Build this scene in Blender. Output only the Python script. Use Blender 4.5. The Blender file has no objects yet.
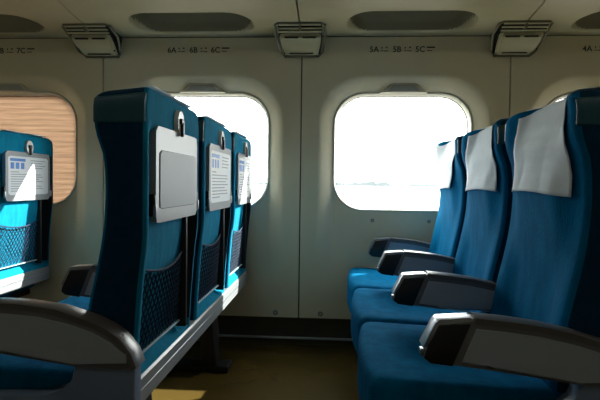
import bpy, bmesh, math, random
from mathutils import Vector, Matrix, noise
random.seed(7)
scn = bpy.context.scene
COL = scn.collection
PI = math.pi

# ------------------------------------------------------------------ materials
def lin(c):
    return tuple((v/255/12.92 if v/255 <= .04045 else ((v/255+.055)/1.055)**2.4) for v in c)

def mat(name, rgb, rough=.5, metal=0., spec=.5, var=0., scale=8., stretch=(1, 1, 1), bump=0., bscale=None, sheen=0., coat=0., dirt=0.):
    m = bpy.data.materials.new(name); m.use_nodes = True
    nt = m.node_tree; N = nt.nodes; L = nt.links
    b = N['Principled BSDF']
    c = lin(rgb)
    b.inputs['Base Color'].default_value = (*c, 1)
    b.inputs['Roughness'].default_value = rough
    b.inputs['Metallic'].default_value = metal
    b.inputs['Specular IOR Level'].default_value = spec
    if sheen:
        b.inputs['Sheen Weight'].default_value = sheen
        b.inputs['Sheen Roughness'].default_value = .45
        b.inputs['Sheen Tint'].default_value = (*[min(1, v*1.5+.05) for v in c], 1)
    if coat:
        b.inputs['Coat Weight'].default_value = coat
        b.inputs['Coat Roughness'].default_value = .12
    tc = N.new('ShaderNodeTexCoord'); mp = N.new('ShaderNodeMapping')
    mp.inputs['Scale'].default_value = stretch
    L.new(tc.outputs['Object'], mp.inputs['Vector'])
    if var:
        n = N.new('ShaderNodeTexNoise'); n.inputs['Scale'].default_value = scale; n.inputs['Detail'].default_value = 5
        L.new(mp.outputs[0], n.inputs['Vector'])
        r = N.new('ShaderNodeValToRGB')
        r.color_ramp.elements[0].position = .3; r.color_ramp.elements[1].position = .7
        r.color_ramp.elements[0].color = (*[v*(1-var) for v in c], 1)
        r.color_ramp.elements[1].color = (*[min(1, v*(1+var)) for v in c], 1)
        L.new(n.outputs['Fac'], r.inputs['Fac']); L.new(r.outputs['Color'], b.inputs['Base Color'])
    if bump:
        n2 = N.new('ShaderNodeTexNoise'); n2.inputs['Scale'].default_value = bscale or scale; n2.inputs['Detail'].default_value = 4
        L.new(mp.outputs[0], n2.inputs['Vector'])
        bp = N.new('ShaderNodeBump'); bp.inputs['Strength'].default_value = bump; bp.inputs['Distance'].default_value = .004
        L.new(n2.outputs['Fac'], bp.inputs['Height']); L.new(bp.outputs['Normal'], b.inputs['Normal'])
    return m

M = {}
M['wall'] = mat('wall_panel_beige', (214, 205, 175), .42, var=.03, scale=3, bump=.03, bscale=300)
M['wall_in'] = mat('window_surround_cream', (206, 201, 178), .38)
M['grip'] = mat('grip_grey', (170, 172, 168), .5)
M['niche'] = mat('recess_shade_olive', (112, 107, 84), .6)  # ceiling colour darkened inside the niches, painting in the cavity's shade
M['gap'] = mat('dark_joint', (30, 29, 24), .8)
M['ceil'] = mat('ceiling_panel_beige', (172, 165, 134), .42, var=.02, scale=3)
M['frame'] = mat('window_frame_pale', (214, 212, 198), .3)
M['steel'] = mat('brushed_steel', (170, 174, 178), .3, metal=.9)
M['kick'] = mat('kick_panel_brown', (62, 58, 44), .5, var=.1, scale=6)
M['vent'] = mat('vent_cream', (176, 171, 140), .4)
M['ventframe'] = mat('vent_frame_grey', (120, 116, 96), .45)
M['dark'] = mat('vent_dark', (14, 14, 12), .7)
M['ink'] = mat('lettering_ink', (52, 52, 46), .7)
M['teal'] = mat('teal_moquette', (6, 124, 158), .9, spec=.1, var=.16, scale=40, stretch=(1, 1, .35), bump=.35, bscale=260, sheen=0.)
M['blue'] = mat('blue_moquette', (0, 104, 150), .95, spec=.04, var=.2, scale=26, stretch=(1, 1, .35), bump=.4, bscale=220, sheen=0.)
M['vinyl'] = mat('dark_teal_vinyl', (22, 78, 94), .42, var=.06, scale=14, bump=.15, bscale=220)
M['cloth'] = mat('white_cotton', (230, 240, 247), .9, spec=.15, var=.03, scale=30, bump=.35, bscale=500)
M['tray'] = mat('tray_light_grey', (146, 152, 156), .4, spec=.4)
M['tray_in'] = mat('tray_inset_grey', (136, 146, 153), .5, spec=.3, var=.02, scale=5)
M['black'] = mat('black_plastic', (16, 17, 20), .35)
M['knob'] = mat('white_plate', (232, 232, 228), .35)
M['arm'] = mat('armrest_grey', (98, 100, 106), .38, var=.04, scale=12, bump=.08, bscale=300)
M['arm_top'] = mat('armrest_top_dark', (92, 90, 90), .3, var=.05, scale=10)
M['arm_in'] = mat('armrest_inset_grey', (152, 163, 176), .5)
M['chrome'] = mat('satin_metal', (158, 162, 168), .32, metal=1.)
M['shell'] = mat('seat_shell_grey', (104, 122, 150), .4, var=.03, scale=8)
M['beam'] = mat('beam_pale_grey', (146, 152, 156), .33, metal=.15)
M['darkmetal'] = mat('dark_steel', (40, 40, 42), .5, metal=.4)
M['net'] = mat('net_navy', (8, 44, 72), .8)
M['hem'] = mat('hem_pale', (158, 186, 196), .6)
M['paper'] = mat('label_paper', (222, 226, 230), .45)
M['print_blue'] = mat('print_blue', (70, 130, 205), .5)
M['print_grey'] = mat('print_grey', (150, 156, 164), .6)
M['shore'] = mat('far_shore_grey_green', (62, 68, 70), .9, var=.15, scale=.02)

def floor_mat():
    m = mat('floor_vinyl_olive', (84, 69, 32), .27, spec=.4, var=.12, scale=3.5, bump=.05, bscale=30)
    return m
M['floor'] = floor_mat()

def water_mat():
    return mat('pale_water', (205, 212, 212), .5, var=.05, scale=.01, stretch=(1, 4, 1))
M['water'] = water_mat()
M['side'] = mat('shaded_side_fabric', (0, 50, 78), .85, spec=.15, var=.12, scale=30, bump=.3, bscale=240)  # seat fabric darkened on the sides, their shade put into the colour
M['gravel'] = mat('dark_ballast', (88, 84, 76), .9, var=.2, scale=3)
M['channel'] = mat('shaded_channel', (14, 22, 28), .8)  # near-black paints the shade in the far channel of the seat back
M['wall_dim'] = mat('plain_lining', (120, 116, 104), .9)

def glass_mat():
    m = bpy.data.materials.new('window_glass'); m.use_nodes = True
    nt = m.node_tree; N = nt.nodes; L = nt.links
    N.remove(N['Principled BSDF'])
    t = N.new('ShaderNodeBsdfTransparent'); t.inputs[0].default_value = (.94, .97, .96, 1)
    g = N.new('ShaderNodeBsdfGlossy'); g.inputs['Roughness'].default_value = .02
    lw = N.new('ShaderNodeLayerWeight'); lw.inputs['Blend'].default_value = .5
    f = N.new('ShaderNodeMath'); f.operation = 'POWER'; f.inputs[1].default_value = 4
    L.new(lw.outputs['Facing'], f.inputs[0])
    mx = N.new('ShaderNodeMixShader')
    L.new(f.outputs[0], mx.inputs[0]); L.new(t.outputs[0], mx.inputs[1]); L.new(g.outputs[0], mx.inputs[2])
    L.new(mx.outputs[0], N['Material Output'].inputs[0])
    return m
M['glass'] = glass_mat()

def blind_mat():
    m = mat('blind_woven_beige', (150, 120, 96), .8, var=.28, scale=9, stretch=(.6, 1, 16), bump=.3, bscale=40)
    nt = m.node_tree; N = nt.nodes; L = nt.links
    b = N['Principled BSDF']; out = N['Material Output']
    tr = N.new('ShaderNodeBsdfTranslucent')
    src = b.inputs['Base Color'].links[0].from_socket
    L.new(src, tr.inputs['Color'])
    mx = N.new('ShaderNodeMixShader'); mx.inputs[0].default_value = .2
    L.new(b.outputs[0], mx.inputs[1]); L.new(tr.outputs[0], mx.inputs[2]); L.new(mx.outputs[0], out.inputs[0])
    return m
M['blind'] = blind_mat()

# ------------------------------------------------------------------ object helpers
def link(name, bm, m, parent=None, smooth=True, loc=None, angle=40):
    me = bpy.data.meshes.new(name)
    bmesh.ops.recalc_face_normals(bm, faces=bm.faces)
    if smooth:
        for f in bm.faces: f.smooth = True
        lim = math.radians(angle)
        for e in bm.edges:
            if len(e.link_faces) == 2 and e.calc_face_angle(0) > lim: e.smooth = False
    bm.to_mesh(me); bm.free()
    for k in (m if isinstance(m, (list, tuple)) else [m]): me.materials.append(k)
    o = bpy.data.objects.new(name, me); COL.objects.link(o)
    if loc: o.location = loc
    if parent: o.parent = parent
    return o

def tag(o, label=None, cat=None, group=None, kind=None):
    if label: o['label'] = label
    if cat: o['category'] = cat
    if group: o['group'] = group
    if kind: o['kind'] = kind
    return o

def thing(name, label, cat, loc=(0, 0, 0), group=None, kind=None):
    o = bpy.data.objects.new(name, None); COL.objects.link(o); o.location = loc
    o.empty_display_size = .05
    return tag(o, label, cat, group, kind)

def add_rbox(bm, c, s, r=.005, n=6, fn=None):
    """rounded box: centre c, full size s, corner radius r; n cuts; fn deforms a point"""
    hx, hy, hz = s[0]/2, s[1]/2, s[2]/2
    r = min(r, hx, hy, hz)
    def axis(h):
        out = [-h + r*(1-math.cos(k*PI/6)) for k in range(4)]      # 0,30,60,90 deg
        k = max(1, n)
        mid = [-h+r + (2*h-2*r)*j/k for j in range(1, k)]
        return out + mid + [-v for v in reversed(out)]
    ax = [axis(hx), axis(hy), axis(hz)]
    vs = {}
    def P(p):
        q = Vector(p)
        inner = Vector((max(-hx+r, min(hx-r, q.x)), max(-hy+r, min(hy-r, q.y)), max(-hz+r, min(hz-r, q.z))))
        d = q-inner
        if d.length > 1e-9: q = inner + d.normalized()*r
        q = q+Vector(c)
        if fn: q = Vector(fn(q))
        key = (round(p[0], 7), round(p[1], 7), round(p[2], 7))
        if key not in vs: vs[key] = bm.verts.new(q)
        return vs[key]
    H = (hx, hy, hz)
    for a in range(3):
        b_, c_ = (a+1) % 3, (a+2) % 3
        for sg in (-1, 1):
            for i in range(len(ax[b_])-1):
                for j in range(len(ax[c_])-1):
                    q = []
                    for (ii, jj) in ((i, j), (i+1, j), (i+1, j+1), (i, j+1)):
                        p = [0, 0, 0]; p[a] = sg*H[a]; p[b_] = ax[b_][ii]; p[c_] = ax[c_][jj]
                        q.append(P(p))
                    if len(set(q)) >= 3:
                        try: bm.faces.new(list(dict.fromkeys(q)))
                        except ValueError: pass
    return bm

def rb(c, s, r=.005, n=2, fn=None):
    return add_rbox(bmesh.new(), c, s, r, n, fn)

def box(bm, x0, x1, y0, y1, z0, z1):
    v = [bm.verts.new(p) for p in ((x0, y0, z0), (x1, y0, z0), (x1, y1, z0), (x0, y1, z0), (x0, y0, z1), (x1, y0, z1), (x1, y1, z1), (x0, y1, z1))]
    for f in ((3, 2, 1, 0), (4, 5, 6, 7), (0, 1, 5, 4), (1, 2, 6, 5), (2, 3, 7, 6), (3, 0, 4, 7)):
        bm.faces.new([v[i] for i in f])
    return bm

def prism(pts, y0, y1, bev=.004, seg=3):
    """polygon in xz extruded along y with bevelled rims"""
    bm = bmesh.new()
    a = [bm.verts.new((x, y0, z)) for x, z in pts]
    b = [bm.verts.new((x, y1, z)) for x, z in pts]
    n = len(pts)
    bm.faces.new(a); bm.faces.new(list(reversed(b)))
    for i in range(n):
        bm.faces.new((a[i], b[i], b[(i+1) % n], a[(i+1) % n]))
    if bev:
        es = [e for e in bm.edges if (e.verts[0].co.y == e.verts[1].co.y)]
        bmesh.ops.bevel(bm, geom=es, offset=bev, segments=seg, affect='EDGES', profile=.5)
    return bm

def smoothpts(pts, it=2):
    for _ in range(it):
        q = []
        n = len(pts)
        for i in range(n):
            a, b = pts[i], pts[(i+1) % n]
            q += [(a[0]*.75+b[0]*.25, a[1]*.75+b[1]*.25), (a[0]*.25+b[0]*.75, a[1]*.25+b[1]*.75)]
        pts = q
    return pts

def interp(tab, t):
    if t <= tab[0][0]: return tab[0][1]
    for (a, va), (b, vb) in zip(tab, tab[1:]):
        if t <= b:
            k = (t-a)/(b-a); return va+(vb-va)*k
    return tab[-1][1]

def sstep(a, b, x):
    t = max(0, min(1, (x-a)/(b-a))); return t*t*(3-2*t)

def tube(bm, pts, r, seg=6, close=False):
    rings = []
    n = len(pts); pts = [Vector(p) for p in pts]
    for i, p in enumerate(pts):
        if close: t = (pts[(i+1) % n]-pts[i-1])
        else: t = pts[min(i+1, n-1)]-pts[max(i-1, 0)]
        t = t.normalized()
        u = t.cross(Vector((1, 0, 0)) if abs(t.x) < .8 else Vector((0, 1, 0))).normalized(); w = t.cross(u)
        rings.append([bm.verts.new(p+(u*math.cos(a)+w*math.sin(a))*r) for a in [2*PI*k/seg for k in range(seg)]])
    m = n if close else n-1
    for i in range(m):
        A, B = rings[i], rings[(i+1) % n]
        for k in range(seg):
            bm.faces.new((A[k], A[(k+1) % seg], B[(k+1) % seg], B[k]))
    if not close:
        bm.faces.new(rings[0]); bm.faces.new(list(reversed(rings[-1])))
    return bm

# ------------------------------------------------------------------ dimensions
YW = 2.60            # inner face of window wall
P = 1.04             # row pitch
YN = -.68            # opposite wall
XC = [.354 + P*k for k in range(-3, 3)]     # window centres
X0, X1 = XC[0]-P/2, XC[-1]+P/2
WZ, WHX, WHZ, WR = 1.017, .352, .304, .158  # window centre height, half sizes, corner radius
ZT = 1.60            # top of wall panels
ZB = .155            # bottom of wall panels

def rr_contour(n, hx, hz, r):
    """rounded-rect points, n per full turn, from arc-length"""
    segs = []
    L1, L2, A = 2*(hx-r), 2*(hz-r), PI*r/2
    tot = 2*(L1+L2)+4*A
    out = []
    for k in range(n):
        s = tot*k/n
        if s < L2: out.append((hx, -hz+r+s)); continue
        s -= L2
        if s < A: a = s/r; out.append((hx-r+r*math.cos(a), hz-r+r*math.sin(a))); continue
        s -= A
        if s < L1: out.append((hx-r-s, hz)); continue
        s -= L1
        if s < A: a = PI/2+s/r; out.append((-hx+r+r*math.cos(a), hz-r+r*math.sin(a))); continue
        s -= A
        if s < L2: out.append((-hx, hz-r-s)); continue
        s -= L2
        if s < A: a = PI+s/r; out.append((-hx+r+r*math.cos(a), -hz+r+r*math.sin(a))); continue
        s -= A
        if s < L1: out.append((-hx+r+s, -hz)); continue
        s -= L1
        a = 1.5*PI+s/r; out.append((hx-r+r*math.cos(a), -hz+r+r*math.sin(a)))
    return out

def sdf(x, z, hx, hz, r):
    qx, qz = abs(x)-hx+r, abs(z)-hz+r
    return math.hypot(max(qx, 0), max(qz, 0)) + min(max(qx, qz), 0) - r

def recess(x, z):
    zb = .22
    cz = (WZ+WHZ+zb)/2; hz = (WZ+WHZ-zb)/2
    s = sdf(x, z-cz, WHX, hz, WR)
    k = 1 if z > WZ-WHZ else max(0, min(1, (z-.28)/(WZ-WHZ-.28)))
    s_top = s
    return .050*k*(1-max(0, min(1, s_top/.078)))**1.3

def ray_rect(x, z, hx, z0, z1):
    """scale the direction (x,z) out to the rectangle"""
    t = 1e9
    if x > 1e-9: t = min(t, hx/x)
    if x < -1e-9: t = min(t, -hx/x)
    if z > 1e-9: t = min(t, z1/z)
    if z < -1e-9: t = min(t, z0/z)
    return (x*t, z*t)

def ring_sheet(bm, cx, y, hx, z0, z1, depth, whx, whz, wr, n=200, rings=34, power=1.5):
    con = rr_contour(n, whx, whz, wr)
    outer = [ray_rect(a, b, hx, z0-WZ, z1-WZ) for a, b in con]
    for cxn, czn in ((hx, z1-WZ), (-hx, z1-WZ), (hx, z0-WZ), (-hx, z0-WZ)):
        i = min(range(n), key=lambda k: (outer[k][0]-cxn)**2+(outer[k][1]-czn)**2)
        outer[i] = (cxn, czn)
    V = []
    for j in range(rings+1):
        t = (j/rings)**power
        row = []
        for (a, b), (c, d) in zip(con, outer):
            x, z = a+(c-a)*t, WZ+b+(d-b)*t
            row.append(bm.verts.new((cx+x, y+depth(x, z), z)))
        V.append(row)
    for j in range(rings):
        for i in range(n):
            k = (i+1) % n
            bm.faces.new((V[j][i], V[j][k], V[j+1][k], V[j+1][i]))
    return V

# ------------------------------------------------------------------ window wall
bm = bmesh.new()
for cx in XC:
    ring_sheet(bm, cx, YW+.098, P/2, 0, 2.2, lambda x, z: 0, WHX+.003, WHZ+.003, WR, rings=3)
bmesh.ops.remove_doubles(bm, verts=bm.verts, dist=1e-4)
box(bm, X0, X1, YW+.004, YW+.098, ZT+.02, ZT+.03)
wall_far = tag(link('wall_far', bm, M['gap'], smooth=False), kind='structure')

for cx in XC:
    bm = bmesh.new()
    V = ring_sheet(bm, cx, YW, P/2-.0034, ZB, ZT-.006, recess, WHX, WHZ, WR)
    # rolled rim so that the joint reads as a groove
    rim = [bm.verts.new(v.co+Vector((0, .02, 0))) for v in V[-1]]
    n = len(rim)
    for i in range(n):
        k = (i+1) % n
        bm.faces.new((V[-1][i], V[-1][k], rim[k], rim[i]))
    link('wall_panel', bm, M['wall'], wall_far, angle=50)

# windows
def window(cx, idx):
    root = thing('window_%d' % idx, None, None, (cx, YW+.050, WZ), kind='structure')
    con = rr_contour(140, WHX, WHZ, WR)
    prof = [(-.004, .002), (-.002, -.004), (.002, -.006), (.006, -.004), (.008, .004), (.0085, .007), (.010, .007), (.0105, .022), (.012, .026), (.013, .05)]
    bm = bmesh.new(); R = []
    for off, dy in prof:
        row = []
        for x, z in rr_contour(140, WHX-off, WHZ-off, WR-off*.7): row.append(bm.verts.new((x, dy, z)))
        R.append(row)
    for a in range(len(R)-1):
        for i in range(140):
            k = (i+1) % 140
            bm.faces.new((R[a][i], R[a][k], R[a+1][k], R[a+1][i]))
    link('window_frame', bm, M['frame'], root, angle=60)
    bm = bmesh.new()
    pts = [(x, .040, z) for x, z in rr_contour(140, WHX-.0145, WHZ-.0145, WR-.01)]
    tube(bm, pts, .0025, 6, close=True)
    link('window_gasket', bm, M['darkmetal'], root)
    bm = bmesh.new()
    bm.faces.new([bm.verts.new((x, .044, z)) for x, z in rr_contour(100, WHX-.011, WHZ-.011, WR-.008)])
    link('window_pane', bm, M['glass'], root, smooth=False)
    # blind grip housing on the top of the surround
    bm = prism([(-.120, WHZ-.003), (-.10, WHZ+.004), (-.076, WHZ+.034), (-.060, WHZ+.046), (.060, WHZ+.046), (.076, WHZ+.034), (.10, WHZ+.004), (.120, WHZ-.003)], -.034, .01, .006, 3)
    link('grip_housing', bm, M['wall_in'], root)
    bm = prism([(-.080, WHZ+.004), (-.062, WHZ+.028), (-.050, WHZ+.035), (.050, WHZ+.035), (.062, WHZ+.028), (.080, WHZ+.004)], -.0365, -.030, .002, 2)
    link('grip_inset', bm, M['grip'], root)
    return root
for i, cx in enumerate(XC): window(cx, i+1)

# woven blind pulled down over the second window
bm = bmesh.new()
cx = XC[1]
nx, nz = 30, 90
grid = []
for j in range(nz+1):
    row = []
    z = WZ+WHZ-.0125 - (2*WHZ-.025)*j/nz
    for i in range(nx+1):
        dz = abs(z-WZ)
        hw = WHX-.0125
        if dz > WHZ-WR: hw = WHX-WR + math.sqrt(max(0, (WR-.0125)**2-(min(dz-(WHZ-WR), WR-.0125))**2))
        x = -hw+2*hw*i/nx
        row.append(bm.verts.new((x, .0012*math.sin(j*1.4), z)))
    grid.append(row)
for j in range(nz):
    for i in range(nx):
        bm.faces.new((grid[j][i], grid[j][i+1], grid[j+1][i+1], grid[j+1][i]))
bl = thing('window_blind', 'beige woven blind drawn down over the far left window', 'blind', (cx, YW+.084, 0))
link('blind_fabric', bm, M['blind'], bl)
link('pull_bar', rb((0, -.006, WZ-WHZ+.03), (.30, .012, .016), .005), M['ventframe'], bl)

# screws on the wall
def screw(x, z, r=.008, y=YW):
    bm = bmesh.new()
    bmesh.ops.create_uvsphere(bm, u_segments=16, v_segments=8, radius=r)
    for v in bm.verts: v.co.y *= .45
    o = link('screw', bm, M['steel'], wall_far, loc=(x, y, z))
    bm = bmesh.new(); bmesh.ops.create_cone(bm, cap_ends=True, segments=20, radius1=r*1.7, radius2=r*1.5, depth=.002, matrix=Matrix.Rotation(PI/2, 4, 'X'))
    link('screw_washer', bm, M['ventframe'], wall_far, loc=(x, y-.0005, z))
for k in (-2, -1, 0, 1):
    s = .354-P/2+P*k
    screw(s-.120, .178); screw(s+.113, .178)
for cx in XC[1:5]:
    for dx in (-.145, .145): screw(cx+dx, .663, .006, YW+recess(dx, .663))

# lettering
def text_bm(s, size):
    cu = bpy.data.curves.new('t', 'FONT'); cu.body = s; cu.size = size; cu.resolution_u = 3; cu.extrude = .0002; cu.offset = .0007
    o = bpy.data.objects.new('t', cu); COL.objects.link(o)
    bpy.context.view_layer.update()
    me = bpy.data.meshes.new_from_object(o)
    bm = bmesh.new(); bm.from_mesh(me)
    bpy.data.objects.remove(o); bpy.data.curves.remove(cu); bpy.data.meshes.remove(me)
    for v in bm.verts: v.co = Vector((v.co.x, -v.co.z, v.co.y))
    return bm
for cx, row in ((XC[1], '7'), (XC[2], '6'), (XC[3], '5'), (XC[4], '4')):
    for k, (dx, letter) in enumerate(((-.178, 'A'), (-.062, 'B'), (.050, 'C'))):
        bm = text_bm(row+letter, .040)
        bx = .057
        if letter == 'C':
            box(bm, bx, bx+.040, -.0002, .0002, .019, .026); box(bm, bx, bx+.027, -.0002, .0002, .004, .008)
        else:
            box(bm, bx+.002, bx+.008, -.0002, .0002, .017, .025); box(bm, bx+.024, bx+.033, -.0002, .0002, .019, .026)
            box(bm, bx, bx+.012, -.0002, .0002, .004, .008); box(bm, bx+.015, bx+.036, -.0002, .0002, .003, .007)
        link('seat_number', bm, M['ink'], wall_far, smooth=False, loc=(cx+dx, YW-.0006, 1.518))

# lower kick panel, trim and floor
tag(link('baseboard_far', box(bmesh.new(), X0, X1, YW+.04, YW+.09, 0, ZB+.05), M['kick'], smooth=False), kind='structure')
tag(link('trim_1', rb(((X0+X1)/2, YW+.028, .040), (X1-X0, .022, .010), .004), M['beam']), kind='structure')
tag(link('floor', box(bmesh.new(), X0, X1, YN-.02, YW+.09, -.05, 0), M['floor'], smooth=False), kind='structure')

# ------------------------------------------------------------------ underside of luggage rack (ceiling over the seats)
def base_z(y):      # distance from window wall
    d = YW-y
    return interp([(0, 1.600), (.12, 1.601), (.25, 1.607), (.35, 1.618), (.45, 1.636), (.56, 1.668), (.64, 1.70), (.70, 1.74), (.72, 1.78), (.72001, 1.80)], d)
def niche(x, y):
    # scooped recess: steep on the aisle side, running out towards the wall
    d = YW-y
    s = sdf(x, (d-.185), .300, .135, .12)
    inside = 1-sstep(-.030, .0, s)
    run = sstep(.03, .15, d)
    return .11*inside*(.03+.97*run)
ceiling = thing('ceiling', None, None, (0, 0, 0), kind='structure')
for cx in XC:
    bm = bmesh.new()
    xs = [-P/2+.0035 + (P-.007)*i/300 for i in range(301)]
    ys = [YW+.01-.72*j/180 for j in range(181)]
    g = [[bm.verts.new((cx+x, y, base_z(min(y, YW))+niche(x, y))) for x in xs] for y in ys]
    for j in range(180):
        for i in range(300):
            f = bm.faces.new((g[j][i], g[j][i+1], g[j+1][i+1], g[j+1][i]))
            c_ = f.calc_center_median()
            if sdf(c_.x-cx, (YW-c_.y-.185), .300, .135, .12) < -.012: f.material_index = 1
    # turned up rims for the joints
    for side in (0, 300):
        up = [bm.verts.new(g[j][side].co+Vector((0, 0, .03))) for j in range(181)]
        for j in range(180): bm.faces.new((g[j][side], g[j+1][side], up[j+1], up[j]))
    up = [bm.verts.new(v.co+Vector((0, 0, .3))) for v in g[-1]]
    for i in range(300): bm.faces.new((g[-1][i], g[-1][i+1], up[i+1], up[i]))
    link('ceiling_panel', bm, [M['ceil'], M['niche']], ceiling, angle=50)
bm = bmesh.new()
box(bm, X0, X1, YN-.02, YW+.09, 2.12, 2.16)
box(bm, X0, X1, YW-.66, YW+.08, 1.93, 1.94)
link('ceiling_board', bm, M['ceil'], ceiling, smooth=False)
tag(link('wall_near', box(bmesh.new(), X0, X1, YN-.06, YN, 0, 2.14), M['wall_dim'], smooth=False), kind='structure')
tag(link('wall_left', box(bmesh.new(), X0-.05, X0, YN-.06, YW+.09, 0, 2.14), M['wall'], smooth=False), kind='structure')
tag(link('wall_right', box(bmesh.new(), X1, X1+.05, YN-.06, YW+.09, 0, 2.14), M['wall'], smooth=False), kind='structure')

# ------------------------------------------------------------------ air vents in the corner above each joint
def vent(x, label):
    root = thing('air_vent', label, 'vent', (x, YW, 1.60), group='air vents over the wall joints')
    ZS = .87
    # stations from top front to bottom: (distance from wall, z, half width)
    def slab(st, out, bevel):
        bm = bmesh.new()
        A = []
        for d, z, w in st:
            A.append([bm.verts.new((-w, -d, z)), bm.verts.new((w, -d, z))])
        Bk = []
        for d, z, w in st:
            Bk.append([bm.verts.new((-w-.0, -d+out, z+out*.6)), bm.verts.new((w+.0, -d+out, z+out*.6))])
        for i in range(len(st)-1):
            bm.faces.new((A[i][0], A[i+1][0], A[i+1][1], A[i][1]))
            bm.faces.new((Bk[i][0], Bk[i][1], Bk[i+1][1], Bk[i+1][0]))
            bm.faces.new((A[i][0], Bk[i][0], Bk[i+1][0], A[i+1][0]))
            bm.faces.new((A[i][1], A[i+1][1], Bk[i+1][1], Bk[i][1]))
        bm.faces.new((A[0][0], A[0][1], Bk[0][1], Bk[0][0]))
        bm.faces.new((A[-1][0], Bk[-1][0], Bk[-1][1], A[-1][1]))
        bmesh.ops.bevel(bm, geom=bm.edges[:], offset=bevel, segments=2, affect='EDGES')
        return bm
    # outer frame (flange)
    def outline(scale, lift):
        pts = [(-.118, .212, -.0), (-.104, .232, .004), (.104, .232, .004), (.118, .212, 0), (.122, .12, -.030), (.108, .035, -.098), (.086, .006, -.118),
               (-.086, .006, -.118), (-.108, .035, -.098), (-.122, .12, -.030)]
        return [((x*scale), -(d*.87+lift*.6), z*ZS-lift) for x, d, z in pts]
    bm = bmesh.new(); tube(bm, outline(1.0, .002), .006, 8, close=True)
    link('vent_frame', bm, M['ventframe'], root)
    # dark throat: solid wedge against the corner
    bm = bmesh.new()
    prof = [(.0, .006), (.194, .006), (.178, -.012), (.130, -.036), (.03, -.085), (.0, -.092)]
    a = [bm.verts.new((-.104+(.012 if z < -.05 else 0), -d, z)) for d, z in prof]; b = [bm.verts.new((.104-(.012 if z < -.05 else 0), -d, z)) for d, z in prof]
    bm.faces.new(a); bm.faces.new(list(reversed(b)))
    for i in range(len(prof)):
        k = (i+1) % len(prof); bm.faces.new((a[i], b[i], b[k], a[k]))
    link('vent_throat', bm, M['dark'], root, smooth=False)
    # louvre slats
    for d, z, w in ((.196, -.004, .100), (.180, -.016, .104), (.165, -.027, .104)):
        s = link('slat', rb((0, -d, z), (2*w, .020, .0056), .0025), M['vent'], root)
    link('mullion', rb((0, -.182, -.014), (.009, .044, .024), .003), M['ventframe'], root)
    # lower cover, bulging toward the cabin
    st = [(.152, -.028, .098), (.150, -.040, .100), (.132, -.060, .099), (.090, -.083, .094), (.040, -.100, .086), (.012, -.105, .08)]
    cov = link('vent_cover', slab(st, .040, .010), M['vent'], root)
    for sx in (-1, 1):
        link('slot', rb((sx*.043, -.143, -.0485), (.066, .014, .0065), .002), M['dark'], cov)
    link('slot', rb((0, -.046, -.1000), (.12, .010, .004), .0015), M['dark'], cov)
    link('sensor', rb((.094, -.075, -.090), (.008, .008, .008), .003), M['dark'], cov)
    return root
for x, lb in ((.354-1.5*P, 'leftmost cream slatted air vent, above the joint beside the blind-covered window'),
              (.354-.5*P, 'middle cream slatted air vent, above the joint between the two bright windows'),
              (.354+.5*P, 'rightmost cream slatted air vent, above the seats with white headrest covers')):
    vent(x, lb)

# ------------------------------------------------------------------ train seats (facing -x, origin: rear plane, centre, floor)
W = .225
FR = [(.36, -.158), (.45, -.156), (.56, -.138), (.65, -.118), (.70, -.108), (.76, -.100), (.82, -.0965), (.88, -.0985), (.916, -.104), (.946, -.116), (.98, -.1235), (1.04, -.1245)]
RE = [(.36, -.028), (.387, -.025), (.485, -.021), (.61, -.012), (.72, 0.), (1.08, 0.)]
ZTOP = 1.062
def front_x(z): return interp(FR, z)
def concave(z): return interp([(.36, 0), (.50, .022), (.62, .014), (.74, -.010), (.83, -.024), (.92, -.002), (1.0, .032), (1.08, .050)], z)
def backrest_bm():
    bm = bmesh.new()
    zs = [.392+.02*i for i in range(32)]
    lv = [(z, 0.) for z in zs] + [(ZTOP-.024+.024*math.sin(a), .024*(1-math.cos(a))) for a in [PI/2*k/7 for k in range(1, 8)]]
    rows = []
    for z, ins in lv:
        w = W-ins-.034*(1-math.sqrt(1-min(1, max(0, (z-(ZTOP-.05))/.05))**2*.96))
        r, f = interp(RE, z)-ins*.8, front_x(z)+ins
        rc = .012
        rec = sstep(.415, .43, z)*(1-sstep(.95, .975, z))
        con = concave(z)
        pts = []
        for k in range(5):      # near rear corner
            a = PI/2*k/4; pts.append((r-rc+rc*math.sin(a), -w+rc-rc*math.cos(a), 0))
        ny = 22
        for i in range(1, 60):
            y = -w+rc+(2*w-2*rc)*i/60
            e = min(y+w, w-y)
            deep = sstep(.118, .124, y)
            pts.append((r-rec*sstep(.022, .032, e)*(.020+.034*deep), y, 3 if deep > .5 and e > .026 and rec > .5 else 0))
        for k in range(5):
            a = PI/2*k/4; pts.append((r-rc+rc*math.cos(a), w-rc+rc*math.sin(a), 0))
        rf = .016
        for k in range(6):
            a = PI/2*k/5; pts.append((f+rf-rf*math.sin(a), w-rf+rf*math.cos(a), 1))
        for i in range(1, ny):
            y = w-rf-(2*w-2*rf)*i/ny
            e = min(y+w, w-y)
            pts.append((f+con*sstep(.03, .12, e), y, 2))
        for k in range(6):
            a = PI/2*k/5; pts.append((f+rf-rf*math.cos(a), -w+rf-rf*math.sin(a), 1))
        rows.append([(bm.verts.new((x, y, z+(x+.06)*.10*sstep(.96, 1.03, z))), t) for x, y, t in pts])
    wid_of = [max(abs(q[0].co.y) for q in rw) for rw in rows]
    n = len(rows[0])
    for j in range(len(rows)-1):
        for i in range(n):
            k = (i+1) % n
            f = bm.faces.new((rows[j][i][0], rows[j][k][0], rows[j+1][k][0], rows[j+1][i][0]))
            ti, tk = rows[j][i][1], rows[j][k][1]
            if {ti, tk} & {1, 2}: f.material_index = 1
            y_ = [rows[j][i][0].co.y, rows[j][k][0].co.y]
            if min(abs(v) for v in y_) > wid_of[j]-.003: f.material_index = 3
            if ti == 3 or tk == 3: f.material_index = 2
    bm.faces.new([v for v, t in rows[-1]]); bm.faces.new([v for v, t in reversed(rows[0])])
    return bm

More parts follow.
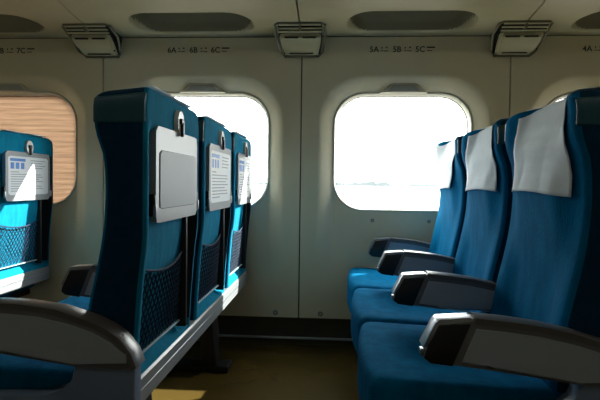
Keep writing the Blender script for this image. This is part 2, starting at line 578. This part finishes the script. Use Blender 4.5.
def cushion_bm():
    def fn(p):
        x, y, z = p
        t = (x+.553)/.446
        if z > .38:
            z += -.012*sstep(0, 1, t) - .010*(1-sstep(.05, .2, .23-abs(y)))*0 + .004*math.sin(y*14)*math.sin(x*12)
            z += -.010*math.exp(-(y/.13)**2)*sstep(.15, .5, t)
        return (x + .02*math.exp(-((z-.37)/.05)**2)*0 + (.012*(y/.2)**2 if x < -.49 else 0), y, z)
    return rb((-.330, .009, .355), (.446, .498, .150), .030, 14, fn)

NY0, NY1, NZ0 = -.192, .111, .452
def net_x(y, z): return -.020 + .008*math.sin((y-NY0)/(NY1-NY0)*PI)*sstep(.45, .55, z) - .010*(1-sstep(.45, .7, z))
def net_top(y): return .628+.020*((y-(NY0+NY1)/2)/.15)**2
def net_bm():
    """elastic diamond net with sagging top edge, in front of the recess"""
    bm = bmesh.new()
    st = .029
    for sl in (1, -1):
        for k in range(-16, 24):
            pts = []
            for i in range(0, 40):
                y = NY0+(NY1-NY0)*i/39
                z = NZ0+k*st+sl*(y-NY0)*1.25
                if NZ0 <= z <= net_top(y): pts.append((net_x(y, z), y, z))
                elif len(pts) > 1: break
            if len(pts) > 1: tube(bm, pts, .0022, 4)
    return bm

ARM = [(-.406, .572), (-.385, .577), (-.3375, .5815), (-.2735, .5765), (-.204, .568), (-.137, .554), (-.072, .535), (-.035, .515), (-.010, .490), (.003, .466), (.005, .446)]
ARM_HIGH = [(-.406, .574), (-.385, .579), (-.340, .583), (-.300, .584), (-.249, .5825), (-.171, .5735), (-.096, .551), (-.060, .535), (-.033, .516), (-.008, .486), (.003, .456)]
def arm_parts(root, y0, y1, aisle, dz=0):
    """armrest between y0 and y1; front at x=-.455"""
    high = dz > 0
    dz = 0
    top = list(ARM_HIGH if high else ARM)
    if not aisle: top = [(x, z) for x, z in top if x <= -.09] + [(-.070, .520+dz), (-.072, .490+dz)]
    bot = [(-.13, .456+dz), (-.30, .478+dz), (-.385, .494+dz)]
    if not aisle: bot = [(-.10, .475+dz)] + bot[1:]
    body = top[1:] + bot
    if aisle:
        body = [p for p in body[:-3]] + [(-.03, .452+dz)] + bot
    arm = link('armrest', prism([(-.375, .574)]+top[2:]+([(-.03, .452+dz)] if aisle else [])+bot+[(-.395, .490)], y0, y1, .006, 3), M['arm'], root)
    # padded darker top strip following the curve
    bm = bmesh.new()
    prev = None
    t2 = [p for p in top if p[0] >= -.365]
    rows = []
    for i, (x, z) in enumerate(t2):
        a = t2[max(0, i-1)]; b = t2[min(len(t2)-1, i+1)]
        dx, dz_ = b[0]-a[0], b[1]-a[1]; l = math.hypot(dx, dz_); nx, nz = -dz_/l, dx/l
        h = .0045
        sec = [(-.001, y0-.001), (.5, y0-.0015), (1, y0+.006), (1.12, (y0+y1)/2), (1, y1-.006), (.5, y1+.0015), (-.001, y1+.001), (-2.2, y1+.001), (-2.2, y0-.001)]
        rows.append([bm.verts.new((x+nx*h*s, y, z+nz*h*s)) for s, y in sec])
    for A, B in zip(rows, rows[1:]):
        for k in range(9): bm.faces.new((A[k], A[(k+1) % 9], B[(k+1) % 9], B[k]))
    bm.faces.new(rows[0]); bm.faces.new(list(reversed(rows[-1])))
    link('top_pad', bm, M['arm_top'], arm, angle=50)
    # black front cap, slanted
    link('end_cap', prism([(-.409, .568), (-.345, .572), (-.380, .484), (-.425, .489), (-.438, .499), (-.435, .514)], y0-.0015, y1+.0015, .003, 3), M['black'], arm)
    link('front_plate', prism([(-.416, .571), (-.409, .578), (-.344, .5835), (-.340, .576), (-.403, .569), (-.434, .520), (-.440, .521)], y0+.001, y1-.001, .002, 2), M['chrome'], arm)
    link('recline_button', rb((-.4375, (y0+y1)/2, .506), (.010, .022, .014), .003), M['chrome'], arm)
    tz = lambda x: interp(top, x)-.019
    low = [(-.13, .461), (-.30, .481), (-.306, .490), (-.362, .493)]
    if aisle: ins = [(x, tz(x)) for x in (-.335, -.28, -.21, -.14, -.09, -.05, -.028)] + [(-.016, .485), (-.016, .466)] + low
    else: ins = [(x, tz(x)) for x in (-.335, -.28, -.21, -.14, -.10)] + [(-.085, .51), (-.10, .480)] + low[1:]
    for ya, yb in ((y0-.0022, y0+.004), (y1-.004, y1+.0022)):
        link('side_inset', prism(ins+low, ya, yb, .0016, 2), M['arm_in'], arm)
    return arm

def tray_parts(root, kind):
    hw = .176
    fr = smoothpts([(-hw, .762), (hw, .762), (hw, .978), (hw, .978), (-hw, .978), (-hw, .978)], 0)
    def plate(w0, w1, z0, z1, x0, x1, r, m, name, parent):
        bm = bmesh.new()
        cz, hz, hy, cy = (z0+z1)/2, (z1-z0)/2, (w1-w0)/2, (w0+w1)/2
        con = rr_contour(48, hy, hz, r)
        a = [bm.verts.new((x0, cy+y, cz+z)) for y, z in con]; b = [bm.verts.new((x1, cy+y, cz+z)) for y, z in con]
        bm.faces.new(a); bm.faces.new(b)
        for i in range(48): k = (i+1) % 48; bm.faces.new((a[i], a[k], b[k], b[i]))
        es = [e for e in bm.edges if e.verts[0].co.x == x1 and e.verts[1].co.x == x1]
        bmesh.ops.bevel(bm, geom=es, offset=min(.003, (x1-x0)*.45), segments=2, affect='EDGES')
        return link(name, bm, m, parent)
    tray = plate(-hw, hw, .753, .980, -.010, .006, .014, M['tray'], 'tray_table', root)
    if kind == 'plain':
        plate(-hw+.022, hw-.022, .785, .925, .0058, .0072, .008, M['darkmetal'], 'inset_edge', tray)
        plate(-hw+.024, hw-.024, .787, .923, .0060, .0082, .008, M['tray_in'], 'inset_panel', tray)
    else:
        bm = bmesh.new()
        lb = plate(-hw+.018, hw-.018, .780, .958, .0058, .0066, .006, M['paper'], 'instruction_label', tray)
        bm = box(bmesh.new(), .0066, .0068, -.145, -.03, .935, .948)
        for k in range(3): box(bm, .0066, .0068, -.142+.038*k, -.142+.038*k+.026, .900, .929)
        link('printed_header', bm, M['print_blue'], lb, smooth=False)
        bm = bmesh.new()
        for k, w in enumerate((.06, .24, .25, .22, .25, .20, .24, .25, .12)):
            z = .884-.011*k
            box(bm, .0066, .0068, -.14, -.14+w, z, z+.004)
        for k in range(4): box(bm, .0066, .0068, .01, .13-.02*(k % 2), .940-.012*k, .944-.012*k)
        link('printed_lines', bm, M['print_grey'], lb, smooth=False)
    # hinge brackets at the lower corners
    for s in (-1, 1):
        hb = link('hinge_bracket', rb((-.002, s*(hw+.0055), .795), (.018, .011, .052), .005), M['black'], tray)
        link('hinge_pin', rb((.005, s*(hw+.006), .783), (.010, .010, .030), .004), M['chrome'], hb)
    # rotary latch above the tray
    bm = bmesh.new()
    bmesh.ops.create_cone(bm, cap_ends=True, segments=32, radius1=.028, radius2=.026, depth=.012, matrix=Matrix.Translation((.005, 0, 1.004)) @ Matrix.Rotation(PI/2, 4, 'Y'))
    for v in bm.verts: v.co.z = 1.004+(v.co.z-1.004)*1.25
    latch = link('tray_latch', bm, M['knob'], root)
    bm = bmesh.new()
    add_rbox(bm, (.014, 0, .988), (.010, .014, .040), .005)
    add_rbox(bm, (.013, 0, 1.008), (.008, .026, .016), .005)
    link('latch_lever', bm, M['black'], latch)

def make_seat(label, kind='printed', group=None, aisle=False, window_arm=False, dz=0):
    root = thing('train_seat', label, 'seat', group=group)
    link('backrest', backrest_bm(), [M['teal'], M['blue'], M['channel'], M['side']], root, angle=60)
    link('seat_cushion', cushion_bm(), M['blue'], root, angle=60)
    for s in (-1, 1):
        def fn(p, s=s):
            sh = .034*(1-math.sqrt(1-min(1, max(0, (p.z-(ZTOP-.05))/.05))**2*.96))
            return (p.x, p.y-s*sh, p.z+(p.x+.06)*.10*sstep(.99, 1.03, p.z))
        link('headrest_side_pad', rb((-.062, s*(W-.0045), 1.011), (.118, .012, .066), .0055, 10, fn), M['vinyl'], root)
    tray_parts(root, kind)
    net = link('net_pocket', net_bm(), M['net'], root)
    bm = bmesh.new()
    tube(bm, [(net_x(y, net_top(y))+.001, y, net_top(y)) for y in [NY0+(NY1-NY0)*i/24 for i in range(25)]], .0032, 6)
    link('pocket_elastic', bm, M['net'], net)
    link('pocket_hem', rb((-.027, (NY0+NY1)/2, NZ0-.002), (.008, NY1-NY0, .005), .002), M['hem'], net)
    # vertical tray support arm inside the recess
    for s in (1,):
        link('tray_support', rb((-.022, s*.120, .60), (.030, .013, .34), .004), M['darkmetal'], root)
    arm_parts(root, -.290, -.240, aisle, dz)
    if window_arm: arm_parts(root, .217, .262, False)
    if aisle:
        pts = [(.000, .455+dz), (.000, .16), (-.52, .16), (-.53, .33), (-.52, .372), (-.20, .388), (-.155, .398), (-.132, .420), (-.126, .463+dz)]
        link('side_shell', prism(pts, -.286, -.244, .006, 3), M['shell'], root)
    return root

def children(o): return [c for c in bpy.data.objects if c.parent == o]
def copy_tree(o, parent=None):
    c = o.copy(); COL.objects.link(c)
    if parent: c.parent = parent
    for ch in children(o): copy_tree(ch, c)
    return c
def place(o, row_x, y, label):
    o.location = (row_x, y, 0); o['label'] = label; return o

XR6, XR5, XR7 = -.412, .628, -1.452
YC, YB, YA = 1.3215, 1.8285, 2.3355

sC5 = make_seat('', 'plain', 'seats of the row facing left on the right side', aisle=True)
place(sC5, XR5, YC, 'blue train seat nearest the camera on the right, white cover on its headrest')
sB5 = make_seat('', 'printed', 'seats of the row facing left on the right side')
place(sB5, XR5, YB, 'middle blue seat of the right-hand row, between the aisle and window seats')
sA5 = make_seat('', 'printed', 'seats of the row facing left on the right side', window_arm=True)
place(sA5, XR5, YA, 'blue seat of the right-hand row closest to the bright window')
sC6 = make_seat('', 'plain', 'seats seen from behind left of the middle', aisle=True, dz=.018)
place(sC6, XR6, YC, 'nearest teal seat seen from behind, with a blank grey tray table')
sB6 = place(copy_tree(sB5), XR6, YB, 'middle teal seat seen from behind, printed notice on its tray, between its two neighbours')
sA6 = place(copy_tree(sA5), XR6, YA, 'teal seat seen from behind beside the left bright window, farthest of its row')
sB6['group'] = sA6['group'] = 'seats seen from behind left of the middle'
sA7 = place(copy_tree(sA5), XR7, YA, 'teal seat back at the far left edge in front of the blind-covered window')
if 'group' in sA7: del sA7['group']

# white headrest covers
def cover_bm(seed, hw_, slide):
    bm = bmesh.new()
    ny = 32; NT, NA, ND = 6, 6, 25
    r = .026; L = .198
    zc = ZTOP-.006-r
    g = []
    for j in range(NT+NA+ND):
        row = []
        for i in range(ny+1):
            t = i/ny*2-1
            yl = t*(hw_-.006*math.sin(j/36*PI))
            e = W-abs(yl+slide)
            k = sstep(.03, .12, e)
            def surf(z): return front_x(z)+concave(z)*k
            xf = surf(1.03)-.0035
            if j < NT:
                x = -.006+(xf+r+.006)*j/(NT-1); z = ZTOP+(x+.06)*.10+.003+.0006*math.sin(yl*40+seed)
            elif j < NT+NA:
                a = PI/2*(j-NT+1)/NA; x = xf+r-r*math.sin(a); z = zc+(r+.003)*math.cos(a)
            else:
                q = (j-NT-NA+1)/ND; z = zc-L*q
                x = surf(z)-.004
                fold = .0035*math.sin(yl*24+seed*2+z*6)+.005*noise.noise(Vector((yl*11, z*9, seed*5.)))
                x -= q*(.004+abs(fold))
                z += .006*q*math.sin(yl*11+seed)
            row.append(bm.verts.new((x, yl, z)))
        g.append(row)
    for j in range(len(g)-1):
        for i in range(ny): bm.faces.new((g[j][i], g[j][i+1], g[j+1][i+1], g[j+1][i]))
    return bm
def cover(xr, y, label, group, seed, slide=0., hw_=.165):
    o = link('headrest_cover', cover_bm(seed, hw_, slide), M['cloth'], loc=(xr, y+slide, 0), angle=70)
    md = o.modifiers.new('t', 'SOLIDIFY'); md.thickness = .0016; md.offset = 1
    return tag(o, label, 'headrest cover', group)
g5 = 'white cloths over the headrests of the right-hand row'
cover(XR5, YC, 'largest white headrest cloth, on the nearest seat of the right-hand row', g5, 1, -.014, .168)
cover(XR5, YB, 'white headrest cloth on the middle seat of the right-hand row', g5, 2, -.012, .174)
cover(XR5, YA, 'white headrest cloth against the bright window, on the window seat', g5, 3, .045, .170)
g6 = 'white cloth edges on the seats seen from behind'
cover(XR6, YC, 'edge of white cloth on top of the nearest seat seen from behind', g6, 4)
cover(XR6, YB, 'edge of white cloth on top of the middle seat seen from behind', g6, 5)
cover(XR6, YA, 'edge of white cloth on top of the farthest seat seen from behind', g6, 6)
cover(XR7, YA, 'edge of white cloth on the seat at the far left edge', None, 7)

# seat bases: beam, pan, legs
def base(xr, label, y0=1.06, legs=(1.40, 2.26)):
    root = thing('seat_base', label, 'seat base', (xr, 0, 0), group='beams and legs carrying the seat rows')
    def fn(p):
        z = p.z
        return (p.x, p.y, z)
    prof = [(-.018, .397), (-.023, .402), (-.055, .402), (-.055, .336), (-.026, .332), (-.018, .339)]
    beam = link('beam', prism(prof, y0, 2.56, .006, 3), M['beam'], root)
    link('beam_trim', rb((-.0178, (y0+2.56)/2, .372), (.003, 2.55-y0, .003), .0012), M['steel'], beam)
    link('seat_pan', box(bmesh.new(), -.52, -.12, y0+.06, 2.54, .255, .282), M['darkmetal'], root, smooth=False)
    for y in legs:
        leg = link('leg', rb((-.145, y, .140), (.070, .10, .235), .012, 3, lambda p: (p.x+(.235-p.z)*.08, p.y, p.z)), M['darkmetal'], root)
        link('foot', rb((-.20, y, .0145), (.32, .10, .029), .008, 3), M['darkmetal'], leg)
    return root
base(XR5, 'grey beam and dark legs under the right-hand row of blue seats')
base(XR6, 'pale grey beam and dark legs under the three seats seen from behind')
base(XR7, 'pale grey beam under the seat at the far left edge', y0=2.06, legs=(2.26,))

# ------------------------------------------------------------------ outside
tag(link('ground_outside', box(bmesh.new(), -3000, 3000, 40, 6000, -2.7, -2.5), M['water'], smooth=False), kind='structure')
tag(link('embankment', box(bmesh.new(), -200, 200, 3.2, 40, -2.4, -1.4), M['gravel'], smooth=False), kind='structure')
bm = bmesh.new()
n = 500; top = []; bot = []
for i in range(n+1):
    x = -1500+3000*i/n
    h = 4+5*max(0, noise.noise(Vector((x*.008, 0, 0))))+4*noise.noise(Vector((x*.05, 3, 0)))+4*noise.noise(Vector((x*.2, 9, 0)))
    y = 900+30*noise.noise(Vector((x*.003, 5, 5)))
    bot.append((bm.verts.new((x, y, -2.5)), bm.verts.new((x, y+80, -2.5))))
    top.append((bm.verts.new((x, y+4, -2.5+max(1.5, h))), bm.verts.new((x, y+70, -2.5+max(1.5, h)*1.1))))
for i in range(n):
    bm.faces.new((bot[i][0], bot[i+1][0], top[i+1][0], top[i][0]))
    bm.faces.new((top[i][0], top[i+1][0], top[i+1][1], top[i][1]))
    bm.faces.new((top[i][1], top[i+1][1], bot[i+1][1], bot[i][1]))
tag(link('far_shore', bm, M['shore']), 'thin pale shoreline on the horizon outside the window', 'shoreline')

# ------------------------------------------------------------------ light
fill_m = bpy.data.materials.new('fill_diffuser'); fill_m.use_nodes = True
pb = fill_m.node_tree.nodes['Principled BSDF']
pb.inputs['Emission Color'].default_value = (1, .95, .82, 1); pb.inputs['Emission Strength'].default_value = 1.8
lt = thing('fill_strip', 'added unseen lamp strip on the ceiling over the aisle', 'fill_light', (0, .35, 2.12))  # glowing strip added out of view to brighten the cabin
link('fill_housing', rb(((X0+X1)/2, 0, -.012), (X1-X0-.4, .20, .022), .006), M['frame'], lt)
link('fill_diffuser', rb(((X0+X1)/2, 0, -.030), (X1-X0-.5, .13, .018), .008), fill_m, lt)
w = bpy.data.worlds.new('world'); scn.world = w; w.use_nodes = True
bg = w.node_tree.nodes['Background']
bg.inputs[0].default_value = (.975, .985, .965, 1); bg.inputs[1].default_value = 12.5
sun = bpy.data.lights.new('sun', 'SUN'); sun.energy = 21; sun.angle = math.radians(.6); sun.color = (1, .95, .86)
so = bpy.data.objects.new('sun', sun); COL.objects.link(so)
so.rotation_euler = Vector((-1.58, -1, -1.13)).to_track_quat('-Z', 'Y').to_euler()
for i, cx in enumerate(XC):
    a = bpy.data.lights.new('window_portal', 'AREA'); a.shape = 'RECTANGLE'; a.size = 2*WHX; a.size_y = 2*WHZ
    a.cycles.is_portal = True
    o = bpy.data.objects.new('window_portal', a); COL.objects.link(o)
    o.location = (cx, YW+.13, WZ); o.rotation_euler = (-PI/2, 0, 0)

# ------------------------------------------------------------------ camera
cam = bpy.data.cameras.new('camera'); co = bpy.data.objects.new('camera', cam); COL.objects.link(co)
cam.sensor_width = 36; cam.lens = 36*506.97/600
cam.clip_start = .02; cam.clip_end = 8000
yaw, pitch, roll = math.radians(3.654), math.radians(-1.866), math.radians(.753)
R = Matrix.Rotation(yaw, 4, 'Z') @ Matrix.Rotation(PI/2+pitch, 4, 'X') @ Matrix.Rotation(roll, 4, 'Z')
co.matrix_world = Matrix.Translation((0, 0, .85)) @ R
scn.camera = co

scn.view_settings.view_transform = 'Standard'; scn.view_settings.look = 'None'
scn.view_settings.gamma = 1; scn.view_settings.exposure = 0
scn.view_settings.use_curve_mapping = False
scn.cycles.max_bounces = 10; scn.cycles.diffuse_bounces = 6
